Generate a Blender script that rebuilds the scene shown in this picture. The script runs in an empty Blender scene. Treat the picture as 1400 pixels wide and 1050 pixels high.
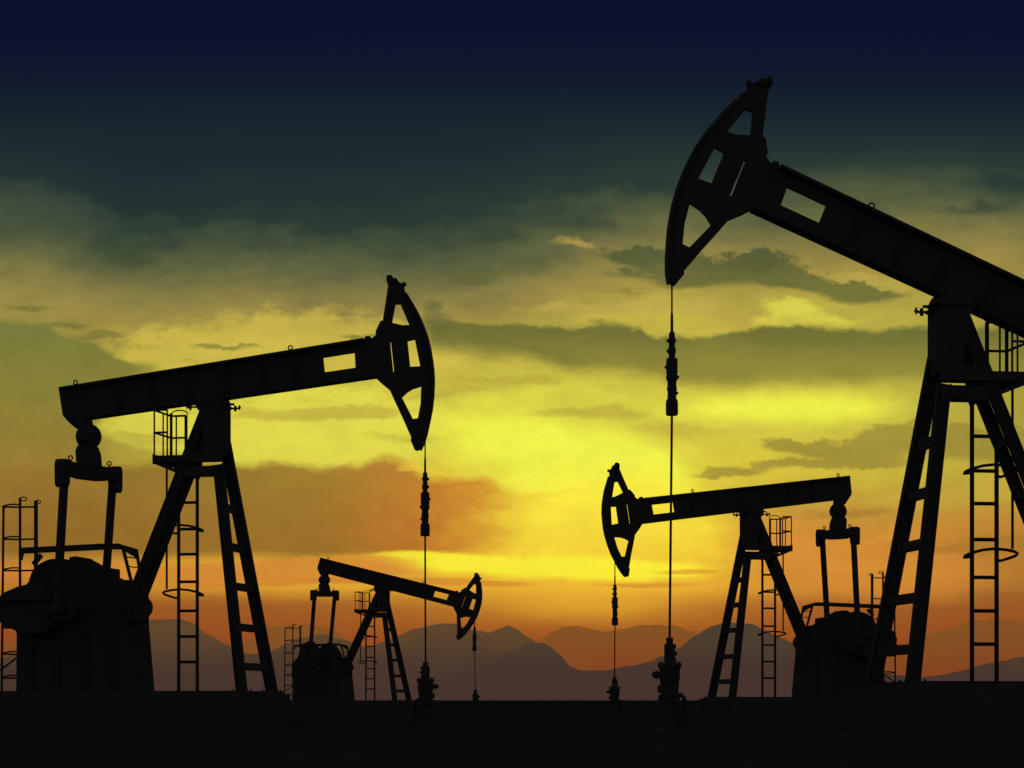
import bpy, bmesh, math, random
from mathutils import Vector, Matrix
random.seed(7)
C = bpy.context.scene.collection
PI = math.pi

# ------------------------------------------------------------------ camera
CAM_H = 0.5
F = 76.0 / 36.0 * 1400.0            # focal length in photo pixels
HOR = 957.0                         # photo row of the horizon
cd = bpy.data.cameras.new('camera')
cam = bpy.data.objects.new('camera', cd)
C.objects.link(cam)
cd.lens = 76.0
cd.sensor_width = 36.0
cd.shift_y = (HOR - 525.0) / 1400.0
cd.clip_start = 0.1
cd.clip_end = 60000.0
cam.location = (0, 0, CAM_H)
cam.rotation_euler = (PI / 2, 0, 0)
bpy.context.scene.camera = cam
sc = bpy.context.scene
sc.view_settings.view_transform = 'Standard'
sc.view_settings.look = 'None'
sc.view_settings.exposure = 0.0
sc.cycles.max_bounces = 3
sc.cycles.diffuse_bounces = 1
sc.cycles.glossy_bounces = 1


# ------------------------------------------------------------------ node helper (tiny maths language)
class NT:
    def __init__(self, tree):
        self.t = tree

    def node(self, typ, **kw):
        n = self.t.nodes.new(typ)
        for k, v in kw.items():
            setattr(n, k, v)
        return n

    def put(self, sock, v):
        if isinstance(v, S):
            self.t.links.new(v.s, sock)
        elif v is not None:
            sock.default_value = v

    def math(self, op, a, b=None, c=None, clamp=False):
        n = self.node('ShaderNodeMath', operation=op)
        n.use_clamp = clamp
        self.put(n.inputs[0], a)
        if b is not None:
            self.put(n.inputs[1], b)
        if c is not None:
            self.put(n.inputs[2], c)
        return S(self, n.outputs[0])

    def xyz(self, x, y, z):
        n = self.node('ShaderNodeCombineXYZ')
        self.put(n.inputs[0], x)
        self.put(n.inputs[1], y)
        self.put(n.inputs[2], z)
        return S(self, n.outputs[0])

    def noise(self, vec, scale=1.0, detail=5.0, rough=0.55, lac=2.0, dist=0.0):
        n = self.node('ShaderNodeTexNoise', noise_dimensions='3D')
        self.put(n.inputs['Vector'], vec)
        n.inputs['Scale'].default_value = scale
        n.inputs['Detail'].default_value = detail
        n.inputs['Roughness'].default_value = rough
        n.inputs['Lacunarity'].default_value = lac
        n.inputs['Distortion'].default_value = dist
        return S(self, n.outputs[0])

    def ramp(self, fac, stops, interp='LINEAR'):
        n = self.node('ShaderNodeValToRGB')
        r = n.color_ramp
        r.interpolation = interp
        while len(r.elements) > 1:
            r.elements.remove(r.elements[0])
        first = True
        for p, c in stops:
            if first:
                e = r.elements[0]
                e.position = p
                first = False
            else:
                e = r.elements.new(p)
            e.color = tuple(c) + (1.0,)
        self.put(n.inputs[0], fac)
        return S(self, n.outputs[0])

    def mix(self, fac, a, b, blend='MIX'):
        n = self.node('ShaderNodeMix', data_type='RGBA', blend_type=blend)
        n.clamp_factor = True
        self.put(n.inputs[0], fac)
        for i, v in ((6, a), (7, b)):
            if isinstance(v, tuple):
                v = tuple(v) + (1.0,)
            self.put(n.inputs[i], v)
        return S(self, n.outputs[2])

    def smooth(self, x, lo, hi, outlo=0.0, outhi=1.0):
        n = self.node('ShaderNodeMapRange', interpolation_type='SMOOTHSTEP')
        n.clamp = True
        self.put(n.inputs[0], x)
        self.put(n.inputs[1], lo)
        self.put(n.inputs[2], hi)
        self.put(n.inputs[3], outlo)
        self.put(n.inputs[4], outhi)
        return S(self, n.outputs[0])


class S:
    def __init__(self, nt, s):
        self.nt, self.s = nt, s

    def __add__(self, o): return self.nt.math('ADD', self, o)
    __radd__ = __add__
    def __sub__(self, o): return self.nt.math('SUBTRACT', self, o)
    def __rsub__(self, o): return self.nt.math('SUBTRACT', o, self)
    def __mul__(self, o): return self.nt.math('MULTIPLY', self, o)
    __rmul__ = __mul__
    def __truediv__(self, o): return self.nt.math('DIVIDE', self, o)
    def exp(self): return self.nt.math('EXPONENT', self)
    def max(self, o): return self.nt.math('MAXIMUM', self, o)
    def min(self, o): return self.nt.math('MINIMUM', self, o)


def lin(r, g, b):
    f = lambda c: (c / 255) / 12.92 if c / 255 <= 0.04045 else ((c / 255 + 0.055) / 1.055) ** 2.4
    return (f(r), f(g), f(b))


# ------------------------------------------------------------------ sky (world, by true direction)
SUN_AZ = math.radians(2.6)
SUN_EL = math.radians(4.6)


def build_sky():
    w = bpy.data.worlds.new('World')
    sc.world = w
    w.use_nodes = True
    t = w.node_tree
    t.nodes.clear()
    N = NT(t)
    tc = N.node('ShaderNodeTexCoord')
    sep = N.node('ShaderNodeSeparateXYZ')
    t.links.new(tc.outputs['Generated'], sep.inputs[0])
    dx, dy, dz = (S(N, sep.outputs[i]) for i in range(3))
    az0 = N.math('ARCTAN2', dx, dy)
    az = az0.max(-1.25).min(1.25)
    hl = N.math('SQRT', dx * dx + dy * dy).max(0.0005)
    # heading and elevation as slopes, 1 unit = 1/2956
    X = N.math('TANGENT', az) * F
    Y = N.math('DIVIDE', dz, hl * N.math('COSINE', az).max(0.3)) * F
    V = HOR - Y                                   # drops towards the horizon
    U = X + 700.0
    # several octaves of cloud noise, flattened vertically
    nz = lambda sx, sy, o, det=6.0, r=0.58, k=2.0: (N.noise(N.xyz(U * sx + o, V * sy + o * 1.7, o * 0.37), 1.0, det, r) - 0.5) * k
    nA = nz(0.0042, 0.0095, 3.0, 3.0, 0.55)
    nB = nz(0.0045, 0.0110, 31.7, 3.0, 0.55)
    nF = nz(0.0130, 0.0260, 9.1, 7.0, 0.66, 2.3)
    nG = nz(0.0200, 0.0360, 57.3, 7.0, 0.66, 2.4)
    nS = nz(0.0030, 0.0300, 77.0, 5.0, 0.55)      # long thin streaks
    calm = N.smooth(V, 205.0, 250.0)              # the clear upper sky carries no cloud
    nF, nG = nF * calm, nG * calm
    nS = nS * N.smooth(V, 640.0, 720.0)
    WU = U + nA * 45.0 + nF * 34.0
    WV = V + nB * 16.0 + nG * 15.0
    SU = U + nA * 40.0
    SV = V + nS * 10.0 + nB * 10.0

    def curve(pts):
        """piecewise line: heading -> row"""
        f = (U + 800.0) * (1.0 / 3000.0)
        return N.ramp(f, [((x + 800.0) / 3000.0, (y / 1000.0,) * 3) for x, y in pts], 'LINEAR') * 1000.0

    PW, PS = (WU, WV), (SU, SV)

    def blob(px, py, sx, sy, rot=0.0, k=1.0, p=None):
        """soft ellipse of cloud about one direction"""
        x, y = p or PW
        c, s = math.cos(rot), math.sin(rot)
        if rot:
            u = N.math('MULTIPLY_ADD', x, c / sx, N.math('MULTIPLY_ADD', y, s / sx, -(px * c + py * s) / sx))
            v = N.math('MULTIPLY_ADD', y, c / sy, N.math('MULTIPLY_ADD', x, -s / sy, (px * s - py * c) / sy))
        else:
            u = N.math('MULTIPLY_ADD', x, 1.0 / sx, -px / sx)
            v = N.math('MULTIPLY_ADD', y, 1.0 / sy, -py / sy)
        return N.math('POWER', 0.36788, N.math('MULTIPLY_ADD', u, u, v * v))

    def add(items, p=None):
        r = None
        for it in items:
            g = blob(*it, p=p)
            w_ = it[5] if len(it) > 5 else 1.0
            r = (g * w_ if w_ != 1.0 else g) if r is None else N.math('MULTIPLY_ADD', g, w_, r)
        return r

    def vramp(stops):
        lo, hi = -500.0, 1000.0
        return N.ramp((V - lo) * (1.0 / (hi - lo)), [((y - lo) / (hi - lo), lin(*c)) for y, c in sorted(stops)])

    col = None

    def over(mask, colour, k=1.0):
        nonlocal col
        col = N.mix(mask * k if k != 1.0 else mask, col, colour if isinstance(colour, S) else lin(*colour))

    # --- base: slate bank above, its lower edge following a curve, warm haze below
    yb = curve([(-800, 290), (-100, 276), (0, 278), (60, 284), (110, 298), (170, 316), (230, 322), (300, 308), (450, 314), (600, 312), (690, 296), (745, 276),
                (850, 250), (950, 240), (1100, 236), (1300, 226), (1400, 232), (1600, 240), (2200, 260)])
    win = N.smooth(V, 140.0, 225.0) * N.smooth(V, 560.0, 380.0)
    E = V - (yb - 300.0) * win + (nA * 26.0 + nF * 26.0) * N.smooth(V, 180.0, 250.0) * N.smooth(V, 640.0, 400.0, 0.25, 1.0)
    lo, hi = -500.0, 1000.0
    stops = [(-500, (5, 8, 26)), (0, (9, 14, 43)), (60, (13, 19, 44)), (108, (15, 24, 45)), (130, (19, 31, 44)), (165, (23, 37, 46)), (220, (29, 45, 48)), (262, (34, 51, 50)), (294, (42, 58, 51)),
             (310, (60, 73, 56)), (332, (76, 86, 59)), (360, (96, 100, 63)), (388, (122, 116, 66)), (415, (146, 131, 68)), (445, (166, 148, 68)), (485, (190, 174, 68)), (540, (206, 194, 68)),
             (600, (212, 198, 66)), (660, (220, 196, 60)), (715, (222, 168, 56)), (760, (230, 176, 52)), (800, (224, 164, 48)), (840, (190, 118, 40)), (880, (156, 82, 30)), (930, (138, 60, 24)), (1000, (110, 44, 20))]
    col = N.ramp((E - lo) * (1.0 / (hi - lo)), [((y - lo) / (hi - lo), lin(*c)) for y, c in stops])

    # pale grey-green veil reaching up on the left and right
    vt = curve([(-800, 236), (0, 236), (60, 244), (110, 262), (170, 292), (215, 330), (600, 330), (2200, 330)])
    over(N.smooth(V - vt + nF * 14.0 + nG * 10.0, -8.0, 34.0) * N.smooth(V, 350.0, 290.0) * N.smooth(U, 290.0, 190.0), (66, 78, 60), 0.75)

    # --- lateral fall-off of the glow
    side = vramp([(1000, (84, 40, 22)), (900, (128, 68, 30)), (850, (148, 86, 34)), (815, (166, 98, 40)), (780, (196, 122, 50)), (755, (164, 112, 46)), (700, (150, 116, 46)),
                  (600, (148, 132, 56)), (520, (146, 134, 58)), (450, (150, 136, 64)), (400, (148, 134, 70)), (340, (96, 100, 62)), (290, (60, 74, 56)), (240, (34, 52, 51)), (120, (17, 27, 45)), (0, (9, 14, 43)), (-500, (5, 8, 26))])
    fall = N.smooth(N.math('ABSOLUTE', U - 770.0), 260.0, 760.0)
    over(fall * N.smooth(V, 340.0, 440.0), side, 0.85)

    # --- bright sheets
    m = N.smooth(add([(300, 486, 150, 30), (400, 452, 190, 40, 0.0, 0.7), (560, 490, 120, 40, 0.0, 0.6)]) + nF * 0.22 + nG * 0.22, 0.26, 0.72)
    over(m, (212, 190, 74), 0.62)
    m = N.smooth(add([(330, 585, 170, 40), (500, 575, 130, 50, 0.0, 0.9), (150, 570, 60, 34, 0.0, 0.6), (420, 625, 120, 22, 0.0, 0.7)]) + nF * 0.24 + nG * 0.24, 0.26, 0.70)
    over(m, (224, 216, 76), 0.85)
    core = add([(775, 630, 130, 50, 0.12, 1.2), (850, 655, 95, 46, 0.0, 0.9), (640, 585, 110, 34, 0.0, 0.55), (1080, 558, 190, 26, 0.0, 0.9), (730, 530, 110, 26, 0.0, 0.4)], p=PS)
    over(N.smooth(core + nF * 0.16 + nS * 0.2, 0.1, 1.0), (240, 244, 74), 0.92)
    # thin darker veils lying across it
    m = N.smooth(add([(500, 560, 60, 12), (380, 566, 110, 10, 0.0, 0.8), (180, 594, 50, 12), (560, 598, 70, 9, 0.0, 0.7), (800, 566, 120, 12, 0.0, 0.8), (690, 520, 130, 12, 0.0, 0.8),
                      (610, 540, 90, 9, 0.0, 0.7), (930, 590, 90, 14, 0.0, 0.7), (270, 604, 90, 7, 0.0, 0.6)]) + nG * 0.45, 0.28, 0.8)
    over(m, (182, 164, 60), 0.66)

    # --- left olive sheet with a ragged top edge
    top = curve([(-800, 430), (60, 438), (76, 452), (130, 470), (160, 490), (200, 496), (260, 504), (2200, 520)]) + nF * 9.0 + nG * 7.0
    edge = curve([(-800, 470), (2200, 470)])
    m = N.smooth(V - top, -5.0, 7.0) * N.smooth(U + nA * 30.0 + nF * 18.0 + N.smooth(V, 500.0, 545.0) * 95.0, 262.0, 165.0) * N.smooth(V + nF * 10.0, 775.0, 745.0)
    over(m, vramp([(430, (108, 116, 58)), (480, (122, 122, 56)), (560, (140, 126, 54)), (650, (150, 120, 50)), (740, (152, 114, 46))]), 0.93)
    # puffs along it
    m = N.smooth(add([(48, 417, 44, 5), (98, 443, 36, 9), (150, 457, 48, 6, -0.06), (210, 470, 40, 5, 0.0, 0.6), (325, 478, 62, 5, 0.0, 0.9), (490, 457, 40, 7), (270, 494, 40, 6, 0.0, 0.5)]) + nG * 0.32, 0.3, 0.9)
    over(m, (116, 112, 54), 0.72)

    # --- dark upper wisps
    m = N.smooth(add([(205, 310, 50, 15, 0.0, 1.2), (190, 360, 46, 8), (150, 338, 40, 20, 0.0, 1.0), (690, 290, 60, 18, 0.0, 0.6), (660, 330, 40, 10, 0.0, 0.7), (1338, 245, 60, 20, 0.0, 0.62), (1330, 286, 60, 12, 0.0, 0.6), (1390, 262, 50, 20, 0.0, 0.6),
                      (800, 310, 90, 14, 0.0, 0.7), (780, 290, 60, 10, 0.0, 0.5)]) + nF * 0.3 + nG * 0.45, 0.2, 0.95)
    over(m * N.smooth(V, 200.0, 240.0), vramp([(240, (34, 54, 51)), (320, (48, 66, 52)), (370, (74, 84, 54))]), 0.85)
    m = N.smooth(add([(635, 380, 36, 11), (700, 372, 70, 7, 0.0, 0.6), (600, 425, 20, 16, 0.0, 0.8), (560, 440, 40, 6, 0.0, 0.6), (860, 395, 60, 10, 0.0, 0.6)]) + nG * 0.32, 0.3, 0.9)
    over(m, (98, 102, 56), 0.75)
    # --- warm lit patches
    m = N.smooth(add([(788, 337, 42, 9), (835, 356, 30, 6, 0.0, 0.5), (1200, 384, 60, 8), (800, 424, 120, 11, 0.0, 0.9), (1030, 432, 90, 12, 0.0, 0.8), (930, 415, 80, 14, 0.0, 0.6)]) + nG * 0.3, 0.3, 0.95)
    over(m, (184, 162, 78), 0.68)
    m = N.smooth(add([(1085, 420, 60, 17), (1150, 436, 50, 8, 0.0, 0.7), (1040, 440, 40, 8, 0.0, 0.6)]) + nG * 0.3, 0.3, 0.95)
    over(m, (218, 208, 76), 0.85)
    # --- the dark green drift right of the big head
    m = N.smooth(add([(880, 350, 62, 13, 0.06), (985, 366, 100, 24, 0.10), (1090, 384, 78, 13, 0.16), (1040, 352, 34, 12, 0.0, 0.7), (1200, 400, 50, 7, 0.1, 0.7), (1170, 408, 40, 9, 0.0, 0.5), (930, 385, 50, 8, 0.0, 0.5), (860, 375, 60, 7, 0.0, 0.45)]) + nF * 0.2 + nG * 0.75, 0.28, 0.8)
    over(m, N.mix(N.smooth(V + nG * 20.0, 335.0, 400.0), lin(70, 83, 51), lin(98, 102, 54)), 0.86)

    # --- the long olive bank
    top = curve([(-800, 470), (560, 448), (585, 434), (625, 440), (700, 443), (876, 445), (890, 461), (975, 461), (1010, 446), (1100, 444), (1200, 452), (1400, 446), (2200, 450)])
    bot = curve([(-800, 470), (560, 466), (610, 482), (730, 488), (780, 504), (900, 517), (960, 526), (1260, 524), (1400, 530), (2200, 520)])
    m = N.smooth(V - top + nF * 10.0 + nG * 15.0, -5.0, 6.0) * N.smooth(V - bot + nB * 10.0 + nF * 10.0, 13.0, -15.0) * N.smooth(U + nF * 25.0, 555.0, 600.0)
    over(m, N.mix(N.smooth(V + nA * 16.0 + nF * 8.0, 440.0, 522.0), lin(104, 106, 52), lin(144, 136, 56)), 0.96)

    # --- right-hand drift
    m = N.smooth(add([(1130, 636, 130, 9, -0.03), (1085, 610, 52, 11), (1225, 598, 70, 19, -0.10), (1320, 600, 60, 20), (985, 648, 46, 7, 0.0, 0.9), (1160, 618, 70, 12, 0.0, 0.9), (1420, 610, 80, 22)]) + nF * 0.2 + nG * 0.48, 0.28, 0.78)
    over(m, (150, 132, 54), 0.8)
    over(N.smooth(V, 625.0, 705.0) * N.smooth(U + nA * 60.0, 930.0, 1080.0) * N.smooth(V, 860.0, 800.0), N.mix(N.smooth(V + nF * 14.0, 660.0, 750.0), lin(182, 152, 58), lin(206, 132, 52)), 0.85)
    m = N.smooth(add([(1050, 742, 90, 20), (1240, 690, 90, 16, 0.0, 0.7), (1380, 665, 90, 24, 0.0, 0.9), (1340, 786, 90, 14), (1180, 775, 70, 14, 0.0, 0.8)]) + nG * 0.3, 0.25, 0.95)
    over(m, N.mix(N.smooth(V, 680.0, 740.0), lin(204, 178, 64), lin(218, 142, 54)), 0.6)
    m = N.smooth(add([(1370, 742, 80, 16), (1150, 706, 70, 9, 0.0, 0.8), (1260, 750, 60, 10, 0.0, 0.8), (960, 715, 60, 8, 0.0, 0.6), (1390, 820, 120, 14, 0.0, 0.9)]) + nG * 0.3, 0.28, 0.9)
    over(m, (160, 112, 46), 0.62)

    over(N.smooth(U + nA * 60.0, 1230.0, 1420.0) * N.smooth(V, 690.0, 745.0), N.mix(N.smooth(V + nF * 10.0, 745.0, 840.0), lin(166, 118, 46), lin(142, 84, 36)), 0.7)

    # --- orange-brown bank left of centre
    top = curve([(-800, 640), (100, 640), (240, 626), (320, 632), (400, 630), (430, 636), (490, 634), (530, 624), (556, 628), (570, 645), (615, 656), (668, 653), (690, 668), (720, 677), (760, 682), (820, 700), (2200, 720)])
    m = N.smooth(V - top + nF * 13.0 + nG * 13.0, -7.0, 12.0) * N.smooth(V + nS * 12.0 + nF * 8.0, 768.0, 748.0) * N.smooth(U + nF * 40.0 + nA * 40.0, 790.0, 640.0)
    bank = N.mix(N.smooth(U + nA * 40.0, 380.0, 690.0), lin(148, 114, 46), lin(200, 120, 44))
    bank = N.mix(N.smooth(V + nF * 12.0, 640.0, 750.0) * 0.6, bank, N.mix(N.smooth(U, 400.0, 620.0), lin(142, 96, 36), lin(188, 104, 38)))
    over(m, bank, 0.92)
    m = N.smooth(add([(600, 640, 46, 9, 0.15), (560, 634, 20, 12, 0.0, 0.6), (700, 712, 34, 12, -0.1), (740, 698, 60, 10, 0.0, 0.8), (650, 690, 50, 10, 0.0, 0.4)]) + nG * 0.32, 0.3, 0.95)
    over(m, (232, 196, 60), 0.62)
    m = N.smooth(add([(740, 680, 90, 5), (790, 672, 60, 5, 0.0, 0.6), (760, 735, 90, 14, 0.0, 0.9), (840, 715, 70, 12, 0.0, 0.6)]) + nG * 0.26, 0.3, 0.95)
    over(m, (216, 162, 54), 0.62)

    glow = add([(800, 735, 170, 75), (875, 725, 110, 70, 0.0, 0.9), (790, 820, 190, 40, 0.0, 0.45)], p=PS)
    over(N.smooth(glow + nF * 0.14 + nG * 0.12, 0.05, 1.1), N.mix(N.smooth(V, 700.0, 830.0), lin(250, 230, 62), lin(238, 178, 48)), 0.84)

    # --- low streaks under the bank
    m = N.smooth(add([(735, 776, 150, 17), (860, 778, 95, 12), (620, 768, 80, 10, 0.0, 0.8), (560, 756, 70, 6, 0.0, 0.7)], p=PS) + nS * 0.5 + nG * 0.3, 0.16, 1.0)
    over(m, (250, 238, 56), 0.9)
    m = N.smooth(add([(300, 782, 220, 20), (460, 775, 110, 20, 0.0, 0.9)], p=PS) + nS * 0.35 + nG * 0.18, 0.26, 0.9)
    over(m, (208, 128, 52), 0.72)
    m = N.smooth(add([(520, 796, 120, 6), (640, 799, 90, 5), (880, 797, 90, 5), (930, 780, 60, 4), (330, 800, 120, 5)], p=PS) + nS * 0.4 + nG * 0.2, 0.35, 0.95)
    over(m, (206, 126, 44), 0.62)
    # low brown bank, lightest under the sun
    low = N.smooth(V + nF * 8.0 + nS * 12.0, 802.0, 834.0)
    under = blob(790, 832, 240, 46, p=PS)
    over(low * (1.0 - under * 0.9), vramp([(820, (156, 88, 36)), (870, (148, 76, 32)), (930, (130, 60, 26))]), 0.92)

    # --- thin broken veil texture through the whole deck
    deck = N.smooth(V, 235.0, 330.0) * N.smooth(V, 850.0, 700.0)
    veil = 1.0 + (nF * 0.11 + nG * 0.11 + nA * 0.10) * deck
    mv = N.node('ShaderNodeVectorMath', operation='SCALE')
    N.put(mv.inputs[0], col)
    N.put(mv.inputs['Scale'], veil)
    col = S(N, mv.outputs[0])

    # --- well away from the sunset: plain dusk
    away = N.smooth(N.math('ABSOLUTE', az0), 0.45, 1.1)
    elev = N.math('ARCSINE', dz)
    dusk = N.ramp(N.smooth(elev, 0.0, 1.2), [(0.0, (0.130, 0.123, 0.123)), (0.25, (0.086, 0.090, 0.105)), (1.0, (0.024, 0.030, 0.048))])
    col = N.mix(away, col, dusk)
    col = N.mix(N.smooth(elev, 0.0, -0.02), col, (0.012, 0.011, 0.011))

    # faint physical twilight on top
    sky = N.node('ShaderNodeTexSky', sky_type='NISHITA')
    sky.sun_disc = False
    sky.sun_elevation = SUN_EL
    sky.sun_rotation = SUN_AZ
    bgA = N.node('ShaderNodeBackground')
    bgA.inputs[1].default_value = 1.0
    N.put(bgA.inputs[0], col)
    bgB = N.node('ShaderNodeBackground')
    bgB.inputs[1].default_value = 0.0001
    t.links.new(sky.outputs[0], bgB.inputs[0])
    ad = N.node('ShaderNodeAddShader')
    t.links.new(bgA.outputs[0], ad.inputs[0])
    t.links.new(bgB.outputs[0], ad.inputs[1])
    out = N.node('ShaderNodeOutputWorld')
    t.links.new(ad.outputs[0], out.inputs[0])
    w.cycles.sampling_method = 'MANUAL'
    w.cycles.sample_map_resolution = 256


build_sky()

sd = bpy.data.lights.new('sun', 'SUN')
sd.energy = 0.25
sd.angle = math.radians(3.0)
sd.color = (1.0, 0.72, 0.36)
sun = bpy.data.objects.new('sun', sd)
C.objects.link(sun)
sdir = Vector((math.sin(SUN_AZ) * math.cos(SUN_EL), math.cos(SUN_AZ) * math.cos(SUN_EL), math.sin(SUN_EL)))
sun.rotation_euler = sdir.to_track_quat('Z', 'Y').to_euler()


# ------------------------------------------------------------------ materials
def steel(name, base, var, rough=0.75, spec=0.06, scale=6.0):
    m = bpy.data.materials.new(name)
    m.use_nodes = True
    t = m.node_tree
    N = NT(t)
    p = t.nodes['Principled BSDF']
    tc = N.node('ShaderNodeTexCoord')
    o = S(N, tc.outputs['Object'])
    n1 = N.noise(o, scale, 6.0, 0.6)
    n2 = N.noise(o, scale * 5, 4.0, 0.6)
    col = N.mix(N.smooth(n1, 0.42, 0.68), tuple(base), tuple(var))
    N.put(p.inputs['Base Color'], col)
    N.put(p.inputs['Roughness'], N.smooth(n2, 0.2, 0.8, rough - 0.1, min(1.0, rough + 0.15)))
    p.inputs['Specular IOR Level'].default_value = spec
    bp = N.node('ShaderNodeBump')
    bp.inputs['Strength'].default_value = 0.15
    bp.inputs['Distance'].default_value = 0.01
    N.put(bp.inputs['Height'], n2)
    t.links.new(bp.outputs[0], p.inputs['Normal'])
    return m


M_STEEL = steel('dark_painted_steel', (0.062, 0.061, 0.060), (0.067, 0.062, 0.058))
M_IRON = steel('oily_cast_iron', (0.060, 0.059, 0.058), (0.065, 0.060, 0.056), 0.7)
M_CABLE = steel('greased_steel', (0.060, 0.060, 0.060), (0.070, 0.068, 0.066), 0.6, 0.05, 20)
M_CONC = steel('stained_concrete', (0.075, 0.073, 0.071), (0.068, 0.066, 0.064), 0.95, 0.0, 2.0)


def ground_mat():
    m = bpy.data.materials.new('dark_earth')
    m.use_nodes = True
    t = m.node_tree
    t.nodes.clear()
    N = NT(t)
    tc = N.node('ShaderNodeTexCoord')
    o = S(N, tc.outputs['Object'])
    a = N.noise(o, 0.35, 8.0, 0.6)
    b = N.noise(o, 9.0, 5.0, 0.65)
    col = N.mix(N.smooth(a, 0.35, 0.65), (0.050, 0.048, 0.046), (0.056, 0.053, 0.050))
    col = N.mix(N.smooth(b, 0.5, 0.75), col, (0.046, 0.044, 0.042))
    d = N.node('ShaderNodeBsdfDiffuse')
    d.inputs['Roughness'].default_value = 1.0
    N.put(d.inputs['Color'], col)
    bp = N.node('ShaderNodeBump')
    bp.inputs['Strength'].default_value = 0.3
    bp.inputs['Distance'].default_value = 0.03
    N.put(bp.inputs['Height'], b)
    t.links.new(bp.outputs[0], d.inputs['Normal'])
    out = N.node('ShaderNodeOutputMaterial')
    t.links.new(d.outputs[0], out.inputs[0])
    return m


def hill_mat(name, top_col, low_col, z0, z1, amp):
    """distant slope: dark earth, with dusk haze light painted on as height-graded emission"""
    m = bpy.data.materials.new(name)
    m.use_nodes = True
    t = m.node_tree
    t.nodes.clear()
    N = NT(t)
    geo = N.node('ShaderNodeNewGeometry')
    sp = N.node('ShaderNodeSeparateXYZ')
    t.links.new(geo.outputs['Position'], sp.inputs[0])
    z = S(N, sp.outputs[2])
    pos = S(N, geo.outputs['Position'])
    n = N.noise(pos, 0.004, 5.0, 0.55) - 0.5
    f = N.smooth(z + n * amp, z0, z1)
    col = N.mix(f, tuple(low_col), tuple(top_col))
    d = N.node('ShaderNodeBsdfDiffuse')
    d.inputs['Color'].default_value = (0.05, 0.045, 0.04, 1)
    e = N.node('ShaderNodeEmission')  # airlight of the haze, put into the slope's own glow instead of a volume
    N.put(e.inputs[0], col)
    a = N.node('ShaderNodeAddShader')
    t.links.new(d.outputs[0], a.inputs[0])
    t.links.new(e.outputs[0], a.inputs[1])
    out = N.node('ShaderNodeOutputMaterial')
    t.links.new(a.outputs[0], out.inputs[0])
    return m


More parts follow.
